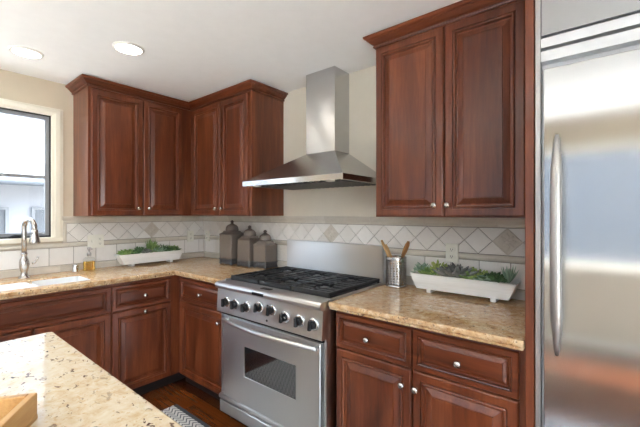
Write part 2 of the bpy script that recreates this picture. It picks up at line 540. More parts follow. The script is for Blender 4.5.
for yy in (-.05, .62):
    m = MB(); rect_frame(m, -.02, .05, yy, yy + .34, .8, 1.75, .05); f = m.build('window', M_roof, t)
    m = MB(); m.box(0, .02, yy + .05, yy + .29, .85, 1.70); m.build('pane', M_pipe, f)

# ------------------------------------------------------------ tiled backsplash
def clip(poly, u0, u1):
    for s, lim in ((1, u0), (-1, u1)):
        out = []
        for i in range(len(poly)):
            a, b = poly[i], poly[(i + 1) % len(poly)]
            ia, ib = s * (a[0] - lim) >= -1e-9, s * (b[0] - lim) >= -1e-9
            if ia: out.append(a)
            if ia != ib:
                k = (lim - a[0]) / (b[0] - a[0]); out.append((lim, a[1] + k * (b[1] - a[1])))
        poly = out
        if len(poly) < 3: return []
    return poly

BZ0, BZ1 = 1.199, 1.351          # diamond band
def carved(parent, u, v, r, frame):
    m = MB()
    q = r - .003
    m.ngon_prism([(u, v - q), (u + q, v), (u, v + q), (u - q, v)], .007, frame, .0015)
    # raised rim
    for a, b in (((0, -1), (1, 0)), ((1, 0), (0, 1)), ((0, 1), (-1, 0)), ((-1, 0), (0, -1))):
        a = Vector(a); b = Vector(b); r1, r2 = q * .93, q * .82
        m.ngon_prism([(u + a.x * r1, v + a.y * r1), (u + b.x * r1, v + b.y * r1), (u + b.x * r2, v + b.y * r2), (u + a.x * r2, v + a.y * r2)], .0105, frame, .0012)
    # leaf scrolls
    for k in range(8):
        a = k * PI / 4
        L = q * (.62 if k % 2 == 0 else .46)
        d = Vector((math.cos(a), math.sin(a))); p = Vector((-d.y, d.x))
        wv = q * (.16 if k % 2 == 0 else .12)
        pts = [d * (L * .2), d * (L * .6) + p * wv * -1, d * L, d * (L * .6) + p * wv]
        m.ngon_prism([(u + c.x, v + c.y) for c in pts], .0115, frame, .002)
    for k in range(4):
        a = k * PI / 2 + PI / 4
        d = Vector((math.cos(a), math.sin(a))) * q * .50
        m.ngon_prism([(u + d.x + q * .09 * math.cos(j * PI / 4), v + d.y + q * .09 * math.sin(j * PI / 4)) for j in range(8)], .0115, frame, .002)
    m.ngon_prism([(u + q * .12 * math.cos(j * PI / 4), v + q * .12 * math.sin(j * PI / 4)) for j in range(8)], .013, frame, .002)
    m.build('carved_tile', M_accent, parent)

def backsplash(name, label, u0, u1, ub0, frame, accents, pitch, skip=None, capend=False):
    # u along the wall; ub0: where the diamond band starts (band runs ub0..u1); field tiles run u0..u1
    root = None
    m = MB()
    def bx(mb, a, b, v0, v1, d0, d1):
        mb.loft([[frame(a, v0, d0), frame(b, v0, d0), frame(b, v1, d0), frame(a, v1, d0)], [frame(a, v0, d1), frame(b, v0, d1), frame(b, v1, d1), frame(a, v1, d1)]])
    bx(m, u0, u1, CT, 1.16, 0, .004); bx(m, ub0, u1, 1.16, 1.40, 0, .004)
    root = struct(m.build(name, M_grout), label, 'backsplash')
    m = MB(); g = .0022
    # field tiles
    tw = .163
    k = math.floor(u0 / tw)
    while k * tw < u1:
        a, b = max(u0, k * tw) + g, min(u1, (k + 1) * tw) - g
        if b - a > .004: m.ngon_prism([(a, 1.022), (b, 1.022), (b, 1.158), (a, 1.158)], .010, frame)
        k += 1
    # diamonds
    c0 = accents[0]
    r = pitch / 2 - .0015
    vm = (BZ0 + BZ1) / 2; hv = (BZ1 - BZ0) / 2 - .001
    k = math.floor((ub0 - c0) / pitch) - 1
    s = (pitch / 2 - .0026); sv = hv - .0018
    while c0 + k * pitch < u1 + pitch:
        u = c0 + k * pitch
        if not any(abs(u - a) < .01 for a in accents):
            p = clip([(u, vm - sv), (u + s, vm), (u, vm + sv), (u - s, vm)], ub0 + g, u1 - g)
            if p: m.ngon_prism(p, .010, frame)
        h = u + pitch / 2
        for sg in (1, -1):
            p = [(h - s, vm + sg * hv), (h + s, vm + sg * hv), (h, vm + sg * (hv - sv))]
            if sg > 0: p = p[::-1]
            p = clip(p, ub0 + g, u1 - g)
            if p:
                ar = sum(p[i][0] * p[(i + 1) % len(p)][1] - p[(i + 1) % len(p)][0] * p[i][1] for i in range(len(p)))
                if ar < 0: p = p[::-1]
                if abs(ar) > 2e-5: m.ngon_prism(p, .010, frame)
        k += 1
    m.build('field_tiles', M_tile, root)
    for a in accents: carved(root, a, vm, pitch / 2 + .004, frame)
    # base strip of narrow pieces
    m = MB(); k = math.floor(u0 / .205)
    while k * .205 < u1:
        a, b = max(u0, k * .205) + .0008, min(u1, (k + 1) * .205) - .0008
        if b - a > .004:
            m.loft([[frame(q, v, d) for v, d in ((CT + .001, 0), (CT + .001, .012), (1.002, .012), (1.008, .0145), (1.0165, .012), (1.019, .006), (1.019, 0))] for q in (a, b)])
        k += 1
    m.build('base_trim', M_rail, root)
    # pencil moulding
    m = MB(); k = math.floor(u0 / .235)
    while k * .235 < u1:
        a, b = max(u0, k * .235) + .0008, min(u1, (k + 1) * .235) - .0008
        if b - a > .004:
            m.loft([[frame(q, v, d) for v, d in ((1.161, 0), (1.161, .010), (1.166, .015), (1.174, .019), (1.184, .019), (1.192, .015), (1.196, .010), (1.196, 0))] for q in (a, b)])
        k += 1
    m.build('pencil_moulding', M_rail, root)
    # top rail
    m = MB(); k = math.floor(ub0 / .205)
    while k * .205 < u1:
        a, b = max(ub0, k * .205) + .0008, min(u1, (k + 1) * .205) - .0008
        if b - a > .004:
            m.loft([[frame(q, v, d) for v, d in ((1.353, 0), (1.353, .010), (1.360, .014), (1.372, .014), (1.380, .020), (1.392, .028), (1.404, .030), (1.4095, .026), (1.4095, 0))] for q in (a, b)])
        k += 1
    m.build('top_rail', M_rail, root)
    if capend:
        m = MB()
        m.loft([[frame(u, v, d) for u, d in ((ub0, 0), (ub0, .010), (ub0 + .006, .017), (ub0 + .016, .019), (ub0 + .026, .017), (ub0 + .032, .010), (ub0 + .032, 0))] for v in (1.198, 1.353)])
        m.build('end_moulding', M_rail, root)
    return root
backsplash('trim_1', 'ivory diamond tile backsplash on the sink wall', -2.58, YW - .0125, -1.220, lambda u, v, d: (XW + d, u, v), [-.501], .1500, capend=True)
backsplash('trim_2', 'ivory diamond tile backsplash behind the range', XW, 3.103, XW, lambda u, v, d: (u, YW - d, v), [1.692, 2.918], .15325)

# ------------------------------------------------------------ cabinets
def knob(parent, x, y, z, rr=.0155):
    m = MB()
    m.lathe([(.008, 0), (.0065, .003), (.0055, .010), (.007, .013), (rr * .9, .016), (rr, .020), (rr * .97, .024), (rr * .75, .0275), (rr * .35, .0295), (.0, .030)], (x, y, z), 16, 'y', caps=False)
    m.build('knob', M_nickel, parent)

BW = 0.0
def base_cabinet(label, loc, rz, width, depth, fronts, x_lo=0.0, group='base cabinets', hollow=False):
    t = thing('base_cabinet', label, 'cabinet', loc, rz, group)
    m = MB(); g = -.0015; zt = CT - .041
    if hollow:          # open inside for the sink bowls
        m.box(x_lo, width, -depth, -depth + .02, .095, zt); m.box(x_lo, width, g - .012, g, .095, zt)
        m.box(x_lo, x_lo + .018, -depth + .02, g - .012, .095, zt); m.box(width - .018, width, -depth + .02, g - .012, .095, zt)
        m.box(x_lo + .018, width - .018, -depth + .02, g - .012, .095, .115)
    else: m.box(x_lo, width, -depth, g, .095, zt)
    m.build('carcass', M_wood, t)
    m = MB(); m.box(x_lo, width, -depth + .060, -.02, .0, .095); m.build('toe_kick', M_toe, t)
    for kind, x0, x1, z0, z1, kn in fronts:
        m = MB()
        m.panel(x0, x1, z0, z1, -depth, {'door': 1.0, 'drawer': .62, 'false_front': .62}[kind])
        p = m.build(kind, M_wood if kind == 'door' else M_woodx, t)
        if kn: knob(p, kn[0], -depth - .020, kn[1])
    return t
D_ = .575 - .02   # face-frame plane
dz = (.105, .709); wz = (.717, .900)
# back run, left of the range (blind corner box reaches the left wall)
base_cabinet('cherry base cabinet between the room corner and the range, one drawer over one door', (.555, YW, 0), 0, .695, YW + D_,
             [('drawer', .048, .690, wz[0], wz[1], (.36, .803)), ('door', .048, .690, dz[0], dz[1], (.600, .632))])
# left run, local x = world y
dl = .555 - XW
base_cabinet('cherry pull-out base cabinet left of the corner, knob at the top of its door', (XW, -1.083, 0), PI / 2, 1.0815 + YW, dl,
             [('drawer', .006, .448, wz[0], wz[1], (.236, .803)), ('door', .006, .448, dz[0], dz[1], (.236, .678))])
base_cabinet('wide cherry sink cabinet with a long false drawer front under the sink', (XW, -1.965, 0), PI / 2, .882, dl,
             [('false_front', .004, .878, wz[0], wz[1], None), ('door', .004, .436, dz[0], dz[1], (.40, .63)), ('door', .444, .878, dz[0], dz[1], (.48, .63))], hollow=True)
base_cabinet('cherry base cabinet at the far left end of the sink run', (XW, -2.56, 0), PI / 2, .595, dl,
             [('drawer', .006, .589, wz[0], wz[1], (.30, .803)), ('door', .006, .589, dz[0], dz[1], (.55, .632))])
# right of the range
x0 = 2.203
base_cabinet('cherry base cabinet right of the range with two drawers over two doors', (x0, YW, 0), 0, 3.104 - x0, YW + D_,
             [('drawer', 2.211 - x0, 2.643 - x0, wz[0], wz[1], (2.412 - x0, .800)), ('drawer', 2.649 - x0, 3.082 - x0, wz[0], wz[1], (2.857 - x0, .800)),
              ('door', 2.211 - x0, 2.643 - x0, dz[0], .710, (2.602 - x0, .632)), ('door', 2.649 - x0, 3.082 - x0, dz[0], .710, (2.670 - x0, .632))])
m = MB(); m.box(3.107, 3.136, -.605, YW, 0, CZ - .002, .002)
tag(m.build('end_panel', M_wood), 'tall cherry end panel between the right cabinets and the steel refrigerator', 'panel')

CROWN = [(0, 0), (.012, 0), (.014, .005), (.009, .011), (.009, .016), (.020, .021), (.034, .035), (.041, .038), (.041, .044), (.050, .046), (.056, .052), (.056, .061), (0, .061)]
UZ0, UZ1 = 1.4125, 2.404
CR = [(o, UZ1 + z) for o, z in CROWN]
def upper_cabinet(label, loc, rz, x_lo, x_hi, depth, doors, path, pre=None, post=None):
    t = thing('wall_cabinet', label, 'cabinet', loc, rz, 'wall cabinets')
    m = MB(); m.box(x_lo, x_hi, -depth, 0, UZ0, UZ1 + .061)
    m.build('carcass', M_wood, t)
    for a, b, kx in doors:
        m = MB(); m.panel(a, b, UZ0 + .004, UZ1 - .014, -depth)
        d = m.build('door', M_wood, t)
        knob(d, kx, -depth - .020, UZ0 + .062)
    m = MB(); m.sweep(path, CR, pre, post)
    m.build('crown_moulding', M_woodx, t)
    return t
# right of the hood
x0 = 2.291; dp = YW + .285
upper_cabinet('large cherry wall cabinet right of the range hood', (x0, YW, 0), 0, 0, 3.105 - x0, dp,
              [(2.299 - x0, 2.694 - x0, 2.652 - x0), (2.702 - x0, 3.062 - x0, 2.719 - x0)],
              [(0, -.0), (0, -dp), (3.105 - x0, -dp)])
# left of the hood (back wall); face meets the sink-wall cabinet in the corner
x0 = .287
upper_cabinet('cherry wall cabinet on the range wall left of the steel hood', (x0, YW, 0), 0, 0, 1.168 - x0, dp,
              [(.331 - x0, .765 - x0, .728 - x0), (.775 - x0, 1.138 - x0, .812 - x0)],
              [(0, -dp), (1.168 - x0, -dp), (1.168 - x0, 0)], pre=(0, -1))
# sink wall
dpl = .285 - XW
y0 = -1.14
upper_cabinet('cherry wall cabinet on the sink wall beside the window', (XW, y0, 0), PI / 2, 0, -y0 + YW, dpl,
              [(-1.121 - y0, -.740 - y0, -.778 - y0), (-.731 - y0, -.380 - y0, -.693 - y0)],
              [(0, 0), (0, -dpl), (-.287 - y0, -dpl)], post=(0, -1))

# ------------------------------------------------------------ worktops
def slab(mb, xs, ys, keep, z0, z1):
    bm = mb.b; vt = {}
    def V(i, j, z):
        k = (i, j, z)
        if k not in vt: vt[k] = bm.verts.new((xs[i], ys[j], z))
        return vt[k]
    nx, ny = len(xs) - 1, len(ys) - 1
    K = lambda i, j: 0 <= i < nx and 0 <= j < ny and keep((xs[i] + xs[i + 1]) / 2, (ys[j] + ys[j + 1]) / 2)
    for i in range(nx):
        for j in range(ny):
            if not K(i, j): continue
            mb.face((V(i, j, z1), V(i + 1, j, z1), V(i + 1, j + 1, z1), V(i, j + 1, z1)))
            mb.face((V(i, j + 1, z0), V(i + 1, j + 1, z0), V(i + 1, j, z0), V(i, j, z0)))
            for di, dj, a, b in ((-1, 0, (i, j + 1), (i, j)), (1, 0, (i + 1, j), (i + 1, j + 1)), (0, -1, (i, j), (i + 1, j)), (0, 1, (i + 1, j + 1), (i, j + 1))):
                if not K(i + di, j + dj):
                    mb.face((V(*a, z0), V(*b, z0), V(*b, z1), V(*a, z1)))
SX0, SX1, SY0, SY1 = .200, .510, -1.938, -1.172     # sink cut-out
xs = [XW, SX0, SX1, .600, 1.256]; ys = [-2.58, SY0, SY1, -.615, YW]
keep = lambda x, y: (x < .6 or y > -.615) and not (SX0 < x < SX1 and SY0 < y < SY1)
m = MB(); slab(m, xs, ys, keep, CT - .026, CT)
xs2 = [XW, SX0, SX1, .592, 1.256]; ys2 = [-2.58, SY0, SY1, -.607, YW]
keep2 = lambda x, y: (x < .592 or y > -.607) and not (SX0 < x < SX1 and SY0 < y < SY1)
slab(m, xs2, ys2, keep2, CT - .041, CT - .026)
o = m.build('countertop', M_granite); bevmod(o, .010, 4)
tag(o, 'L-shaped golden granite countertop holding the sink and canisters', 'countertop')
m = MB(); slab(m, [2.200, 3.105], [-.628, YW], lambda x, y: True, CT - .026, CT); slab(m, [2.202, 3.105], [-.620, YW], lambda x, y: True, CT - .041, CT - .026)
o = m.build('countertop', M_granite); bevmod(o, .010, 4)
tag(o, 'golden granite countertop right of the range under the long white planter', 'countertop')

# sink: two white bowls
t = thing('kitchen_sink', 'white double bowl undermount sink in the granite below the window', 'sink', ((SX0 + SX1) / 2, (SY0 + SY1) / 2, CT - .23))
zb = 0.0; zt = .23 - .011
def bowl(ya, yb, xa, xb, ztop):
    m = MB()
    o0 = [(xa, ya), (xb, ya), (xb, yb), (xa, yb)]
    def ring(ins, z, r=.04, n=5):
        pts = []
        x0, x1, y0, y1 = xa + ins, xb - ins, ya + ins, yb - ins
        for cx, cy, a0 in ((x1 - r, y0 + r, -PI / 2), (x1 - r, y1 - r, 0), (x0 + r, y1 - r, PI / 2), (x0 + r, y0 + r, PI)):
            for i in range(n + 1):
                a = a0 + PI / 2 * i / n
                pts.append((cx + r * math.cos(a), cy + r * math.sin(a), z))
        return pts
    m.loft([ring(.0, ztop), ring(-.0015, ztop + .001), ring(-.0015, .0), ring(.06, -.008, .02), ring(.06, .004, .02), ring(.022, .010), ring(.005, .03), ring(0, ztop)], False, False, smooth=False)
    L = ring(.06, .004, .02); m.face([m.v(p) for p in L])
    return m
hx = (SX1 - SX0) / 2; hy = (SY1 - SY0) / 2
yd = -1.480 - (SY0 + SY1) / 2
b1 = bowl(yd + .014, hy - .004, -hx + .002, hx - .002, zt).build('bowl', M_ceramic, t)
b2 = bowl(-hy + .004, yd - .014, -hx + .002, hx - .002, zt).build('bowl', M_ceramic, t)
for bb, yy in ((b1, (yd + hy) / 2), (b2, (yd - hy) / 2)):
    m = MB(); m.lathe([(.0, .006), (.03, .006), (.042, .010), (.045, .006)], (0, yy, 0), 20, caps=False); m.build('drain', M_chrome, bb)
m = MB(); m.box(-hx + .002, hx - .002, yd - .0139, yd + .0139, zt - .05, zt - .012, .004, 2)
m.build('divider', M_ceramic, t)

# faucet
fx, fy = .075, -1.478
t = thing('faucet', 'chrome gooseneck pull-down faucet behind the sink', 'faucet', (fx, fy, CT))
m = MB(); m.lathe([(.0, 0), (.034, 0), (.034, .004), (.029, .010), (.022, .020), (.020, .045), (.024, .06), (.029, .085), (.030, .115), (.026, .135), (.019, .150), (.017, .165), (.020, .172), (.020, .180), (.014, .188), (.0, .19)], n=24, caps=False)
m.build('base', M_nickel, t)
pts = [(0, 0, .18), (0, 0, .30)]
R = .056; fc, fs = math.cos(.35), math.sin(.35)
for i in range(13):
    a = PI - i * PI / 12
    pts.append(((R + R * math.cos(a)) * fc, (R + R * math.cos(a)) * fs, .362 + R * math.sin(a) * 1.1))
m = MB(); m.tube(pts + [(2 * R * fc, 2 * R * fs, .345)], .0165, 14); m.build('spout', M_nickel, t)
m = MB(); m.lathe([(.0, .10), (.0185, .10), (.021, .085), (.021, .075), (.024, .06), (.033, .015), (.033, .004), (.028, 0), (0, 0)], (2 * R * fc, 2 * R * fs, .252), 20, caps=False); m.build('spray_head', M_nickel, t)
m = MB(); m.lathe([(.0, 0), (.014, 0), (.014, .02), (.010, .026), (0, .028)], (0, .028, .10), 14, 'y', caps=False)
m.tube([(0, .045, .10), (.0, .060, .105), (.01, .075, .135), (.012, .078, .150)], [.007, .007, .006, .007], 10); m.build('handle', M_nickel, t)

# air gap cap
m = MB(); m.lathe([(.0, 0), (.0235, 0), (.0235, .004), (.021, .007), (.021, .050), (.019, .057), (.012, .062), (0, .063)], n=20, caps=False)
o = m.build('air_gap', M_chrome); o.location = (.038, -1.150, CT)
tag(o, 'short chrome air gap cylinder on the countertop beside the soap bottle', 'air gap')

# soap bottle
t = thing('soap_dispenser', 'square glass pump bottle of amber soap beside the sink', 'soap dispenser', (.062, -1.062, CT), .15)
def rsq(w, d, z, r=.008, n=3):
    pts = []
    for cx, cy, a0 in ((w - r, -d + r, -PI / 2), (w - r, d - r, 0), (-w + r, d - r, PI / 2), (-w + r, -d + r, PI)):
        for i in range(n + 1):
            a = a0 + PI / 2 * i / n; pts.append((cx + r * math.cos(a), cy + r * math.sin(a), z))
    return pts
m = MB(); m.loft([rsq(.026, .037, .0), rsq(.027, .038, .002), rsq(.027, .038, .092), rsq(.022, .032, .108), rsq(.014, .014, .114, .013), rsq(.014, .014, .124, .013)], True, False)
m.build('bottle', M_bottle, t)
m = MB(); m.loft([rsq(.0245, .0355, .004), rsq(.0245, .0355, .078)]); m.build('liquid', M_soap, t)
m = MB(); m.lathe([(0, .122), (.016, .122), (.016, .144), (.012, .150), (.007, .152), (.007, .172), (.013, .174), (.013, .190), (.008, .194), (0, .194)], n=18, caps=False)
m.tube([(0, 0, .184), (.03, .0, .186), (.045, 0, .178)], [.007, .006, .005], 10); m.build('pump', M_satin, t)

# ------------------------------------------------------------ range
RX0, RX1 = 1.262, 2.192; RW = RX1 - RX0
t = thing('gas_range', 'stainless steel six burner gas range between the base cabinets', 'range', (RX0, 0, 0))
m = MB(); m.box(.002, RW - .002, -.612, .050, .085, .948)
m.box(0, .012, -.632, -.612, .085, .765); m.box(RW - .012, RW, -.632, -.612, .085, .765)
m.build('body', M_steel, t)
for lx in (.04, RW - .04):
    for ly in (-.56, .0):
        m = MB(); m.lathe([(.0, 0), (.022, 0), (.02, .01), (.016, .085), (0, .085)], (lx, ly, 0), 14, caps=False); m.build('foot', M_black, t)
m = MB()
prof = [(-.55, .764), (-.668, .764), (-.670, .768), (-.660, .920), (-.674, .924), (-.684, .932), (-.687, .945), (-.682, .957), (-.674, .964), (-.664, .967), (-.57, .967), (-.55, .960)]
m.extrude_x(prof, 0, RW)
cp = m.build('control_panel', M_steel, t)
m = MB(); m.box(.393, .495, -.691, -.684, .935, .951, .001); m.build('badge', M_black, cp)
m = MB(); m.box(.415, .50, -.645, -.61, .967, .971, .002); m.build('vent', M_black, cp)
def face_y(z): return -.670 + .010 * (z - .768) / .152
for i, kx in enumerate((1.376, 1.470, 1.581, 1.700, 1.812, 1.921, 2.034, 2.134)):
    kz = .866 if i in (3, 4) else .842
    kz = .842 if i not in (3, 4) else .862
    y = face_y(kz)
    m = MB(); m.lathe([(.0, 0), (.034, 0), (.035, .003), (.034, .007), (.029, .010), (.024, .011), (0, .012)], (kx - RX0, y, kz), 28, 'y', caps=False)
    bz = m.build('knob', M_chrome, t)
    m = MB(); m.lathe([(.0225, .004), (.0225, .022), (.0215, .028), (.019, .031), (0, .032)], (kx - RX0, y, kz), 28, 'y', caps=False)
    a = random.choice((-.12, .1, .0, .06))
    gx = kx - RX0
    ca_, sa = math.cos(a), math.sin(a)
    lp = lambda yy, w, h: [(gx + ca_ * px - sa * pz, y - yy, kz + sa * px + ca_ * pz) for px, pz in ((-w, -h), (w, -h), (w, h), (-w, h))]
    m.loft([lp(.028, .008, .026), lp(.044, .007, .026), lp(.048, .004, .022)])
    m.build('grip', M_black, bz)
for (dx, z) in ((.507, .880), (.507, .792)):
    m = MB(); m.lathe([(.007, 0), (.007, .003), (0, .004)], (dx, face_y(z), z), 12, 'y', caps=False); m.build('indicator', M_black, cp)
# oven door
m = MB(); m.box(.014, RW - .014, -.640, -.6125, .744, .764); m.build('door_gap_shade', M_black, t)  # black strip standing in for the shaded gap above the oven door
m = MB()
wx0, wx1, wz0, wz1 = 1.531 - RX0, 1.989 - RX0, .380, .577
dx0, dx1, z0, z1 = .050, RW - .027, .198, .741
def rect(a, b, c, d, y): return [(a, y, c), (b, y, c), (b, y, d), (a, y, d)]
m.loft([rect(dx0, dx1, z0, z1, -.613), rect(dx0, dx1, z0, z1, -.648), rect(dx0 + .004, dx1 - .004, z0 + .004, z1 - .004, -.652), rect(wx0, wx1, wz0, wz1, -.652), rect(wx0 + .002, wx1 - .002, wz0 + .002, wz1 - .002, -.645)], True, False)
dr = m.build('oven_door', M_steel, t)
m = MB(); m.box(wx0 + .001, wx1 - .001, -.647, -.630, wz0 + .001, wz1 - .001); m.build('oven_window', M_oven, dr)
m = MB(); pts = []; rr = []
for i in range(25):
    s = i / 24; q = 1 - (2 * s - 1) ** 2
    pts.append((.094 + (RW - .120) * s, -.684 - .040 * q, .722)); rr.append(.0125 + .002 * q)
m.tube(pts, rr, 14)
for px in (.110, RW - .042): m.tube([(px, -.652, .722), (px, -.688, .722)], .010, 10)
m.build('handle', M_steel, dr)
# toe trim and kick panel
m = MB(); m.extrude_x([(-.612, .160), (-.645, .160), (-.655, .166), (-.658, .178), (-.654, .190), (-.645, .194), (-.612, .194)], .006, RW - .006)
m.build('trim_bar', M_steel, t)
m = MB(); m.box(.004, RW - .004, -.648, -.612, .070, .150, .003); m.build('kick_panel', M_steel, t)
# cooktop
m = MB(); m.box(.006, RW - .006, -.575, .012, .948, .966, .003); m.build('cooktop', M_enamel, t)
for a in (0, RW - .006):
    m = MB(); m.box(a, a + .006, -.60, .05, .940, .974, .001); m.build('side_trim', M_steel, t)
m = MB(); m.box(.0, RW - .022, .014, .058, .948, 1.213, .003); m.build('backguard', M_steel, t)
gw = (RW - .05) / 3
for gi in range(3):
    gx0 = .025 + gi * gw + .002; gx1 = gx0 + gw - .004
    gy0, gy1 = -.572, -.018
    m = MB(); zt0, zt1 = .976, .996; b = .007
    def bar(xa, xb, ya, yb, z0=zt0, z1=zt1): m.box(xa, xb, ya, yb, z0, z1, .002)
    bar(gx0, gx1, gy0, gy0 + .016, .972, .997); bar(gx0, gx1, gy1 - .014, gy1)
    bar(gx0, gx0 + .012, gy0, gy1); bar(gx1 - .012, gx1, gy0, gy1)
    gm = (gy0 + gy1) / 2; gc = (gx0 + gx1) / 2
    bar(gx0, gx1, gm - .009, gm + .009)
    for cy in ((gy0 + gm) / 2, (gm + gy1) / 2):
        for oy, gap in ((-.088, .012), (-.034, .040), (.034, .040), (.088, .012)):
            for sx_ in (-1, 1):
                bar(*sorted((gc + sx_ * gap, gc + sx_ * (gx1 - gc))), cy + oy - b, cy + oy + b)
        for sy_ in (-1, 1): bar(gc - b, gc + b, *sorted((cy + sy_ * .045, cy + sy_ * (gy1 - gy0) / 4)))
    for fx_ in (gx0 + .006, gx1 - .006):
        for fy_ in (gy0 + .008, gm, gy1 - .008): m.box(fx_ - .006, fx_ + .006, fy_ - .006, fy_ + .006, .966, .976)
    m.build('grate', M_iron, t)
    for cy in ((gy0 + gm) / 2, (gm + gy1) / 2):
        m = MB(); m.lathe([(.0, .966), (.062, .966), (.058, .969), (.040, .970), (.036, .978), (0, .978)], (gc, cy, 0), 24, caps=False)
        bu = m.build('burner', M_steel, t)
        m = MB(); m.lathe([(.0, .978), (.034, .978), (.036, .981), (.034, .986), (.02, .988), (0, .988)], (gc, cy, 0), 24, caps=False); m.build('burner_cap', M_black, bu)

# ------------------------------------------------------------ hood
HX0, HX1, HY = 1.270, 2.173, -.455
t = thing('range_hood', 'stainless steel chimney hood above the gas range', 'range hood', (HX0, YW, 1.628))
hw = HX1 - HX0; hd = YW - HY
cx0, cx1, cd = 1.588 - HX0, 1.858 - HX0, YW + .112
m = MB()
A = lambda x0, x1, y0, z: [(x0, y0, z), (x1, y0, z), (x1, 0, z), (x0, 0, z)]
m.loft([A(.012, hw - .012, -hd + .012, .006), A(.004, hw - .004, -hd + .004, .003), A(0, hw, -hd, .003), A(0, hw, -hd, .037), A(.004, hw - .004, -hd + .004, .040)])
m.build('rim', M_hood, t)
m = MB(); m.loft([A(.004, hw - .004, -hd + .004, .040), A(cx0, cx1, -cd, .247)]); m.build('canopy', M_hood, t)
m = MB(); m.box(cx0, cx1, -cd, 0, .247, CZ - 1.629, .002); m.build('chimney', M_hood, t)
m = MB()
for i in range(18):
    xa = .05 + i * (hw - .10) / 18
    m.loft([[(xa + .004, yy, .006), (xa + .012, yy, -.002), (xa + .030, yy, -.002), (xa + .038, yy, .006)] for yy in (-hd + .06, -.05)])
m.build('baffle_filter', M_filter, t)
for hx_ in (.12, hw - .12):
    m = MB(); m.lathe([(.0, -.003), (.026, -.003), (.030, .0), (.030, .006)], (hx_, -hd + .035, 0), 16, caps=False); m.build('light_lens', M_white, t)

# ------------------------------------------------------------ refrigerator
t = thing('refrigerator', 'tall built-in stainless steel refrigerator at the right edge', 'refrigerator', (3.138, YW, 0))
fw = .93
m = MB(); m.box(.002, fw, -.630, -.0015, .0, CZ - .006); m.build('cabinet', M_steel, t)
m = MB(); m.box(0, .018, -.668, -.630, .10, CZ - .008, .002); m.build('side_trim', M_satin, t)
m = MB(); m.box(.027, fw - .02, -.672, -.632, .110, 1.952, .003, 2); dr = m.build('door', M_fridge, t)
m = MB(); pts = []; rr = []
for i in range(33):
    s = i / 32; q = 1 - (2 * s - 1) ** 2
    pts.append((.070, -.700 - .035 * q ** .7, .940 + .765 * s)); rr.append(.017 * min(1, .35 + 4 * min(s, 1 - s)))
m.tube(pts, rr, 14, flat=.8, up=(0, 1, 0))
for zz in (1.0, 1.645): m.tube([(.070, -.672, zz), (.070, -.712, zz)], .011, 10)
m.build('handle', M_satin, dr)
m = MB()
for z0, z1 in ((1.980, 2.020), (2.030, 2.066)):
    m.loft([[(x, -.632, z0), (x, -.672, z0), (x, -.675, z1 - .004), (x, -.660, z1), (x, -.632, z1)] for x in (.019, fw)])
m.build('grille_louvre', M_steel, t)
m = MB(); m.box(.019, fw, -.668, -.632, 2.074, CZ - .008, .002); m.build('upper_panel', M_fridge, t)
m = MB(); m.box(.01, fw, -.60, -.63, .0, .10); m.build('toe_grille', M_black, t)

# ------------------------------------------------------------ island
t = thing('kitchen_island', 'kitchen island with a pale speckled granite top in the foreground', 'island', (1.628, -1.683, 0))
m = MB(); slab(m, [0, 1.30], [-1.30, 0], lambda x, y: True, CT - .026, CT); slab(m, [.008, 1.29], [-1.29, -.008], lambda x, y: True, CT - .041, CT - .026)
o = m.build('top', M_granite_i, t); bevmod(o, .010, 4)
m = MB(); m.box(.04, 1.26, -1.26, -.30, .095, CT - .041); m.box(.09, 1.21, -1.21, -.35, 0, .095); m.build('base', M_trim, t)  # unseen base, painted cream to brighten the range's reflections
for k in range(3):
    m = MB(); m.panel(.05 + k * .4, .44 + k * .4, .11, .90, 0); o = m.build('panel', M_trim, t)
    o.rotation_euler = (0, 0, PI); o.location = (1.30, -.30, 0)

# wooden tray on the island
t = thing('wooden_tray', 'natural wood tray on the island at the lower left corner', 'tray', (2.333, -1.880, CT), -.62)
tl, tw_, th, tk = .36, .25, .060, .016
m = MB()
m.box(0, tl, -tw_, 0, 0, .010)
m.build('bottom', M_tray, t)
for a in ((0, tl, -tk, 0), (0, tl, -tw_, -tw_ + tk)):
    m = MB(); m.box(*a, .010, th, .002); m.build('side', M_tray, t)
for a in ((0, tk, -tw_ + tk, -tk), (tl - tk, tl, -tw_ + tk, -tk)):
    m = MB(); m.box(*a, .010, th, .002); m.build('side', M_tray, t)

# ------------------------------------------------------------ rug
t = thing('runner_rug', 'grey chevron runner rug with a charcoal border in front of the range', 'rug', (.85, -.735, 0))
m = MB(); m.box(0, 1.75, -.90, 0, 0, .008, .002); m.build('border', M_rugb, t)
m = MB(); m.box(.004, 1.746, -.87, -.03, .008, .0105, .001); m.build('weave', M_rug, t)

# ------------------------------------------------------------ ceiling lights
for (x, y), lab in (((.440, -1.535), 'recessed ceiling light nearest the window'), ((1.008, -1.141), 'recessed ceiling light nearest the range hood')):
    t = thing('recessed_light', lab, 'ceiling light', (x, y, CZ), 0, 'recessed ceiling lights')
    m = MB(); m.lathe([(.074, -.010), (.077, -.012), (.089, -.004), (.090, 0), (.074, 0), (.074, -.010)], n=40, caps=False); m.build('trim_ring', M_white, t)
    m = MB(); m.lathe([(.0, -.005), (.05, -.0055), (.074, -.003)], n=40, caps=False); m.build('lens', M_lamp, t)
    d = bpy.data.lights.new('lamp', 'SPOT'); d.energy = 4; d.spot_size = math.radians(120); d.spot_blend = .8; d.shadow_soft_size = .06; d.color = (1, .93, .82)
    o = bpy.data.objects.new('lamp', d); COL.objects.link(o); o.location = (0, 0, -.02); o.parent = t

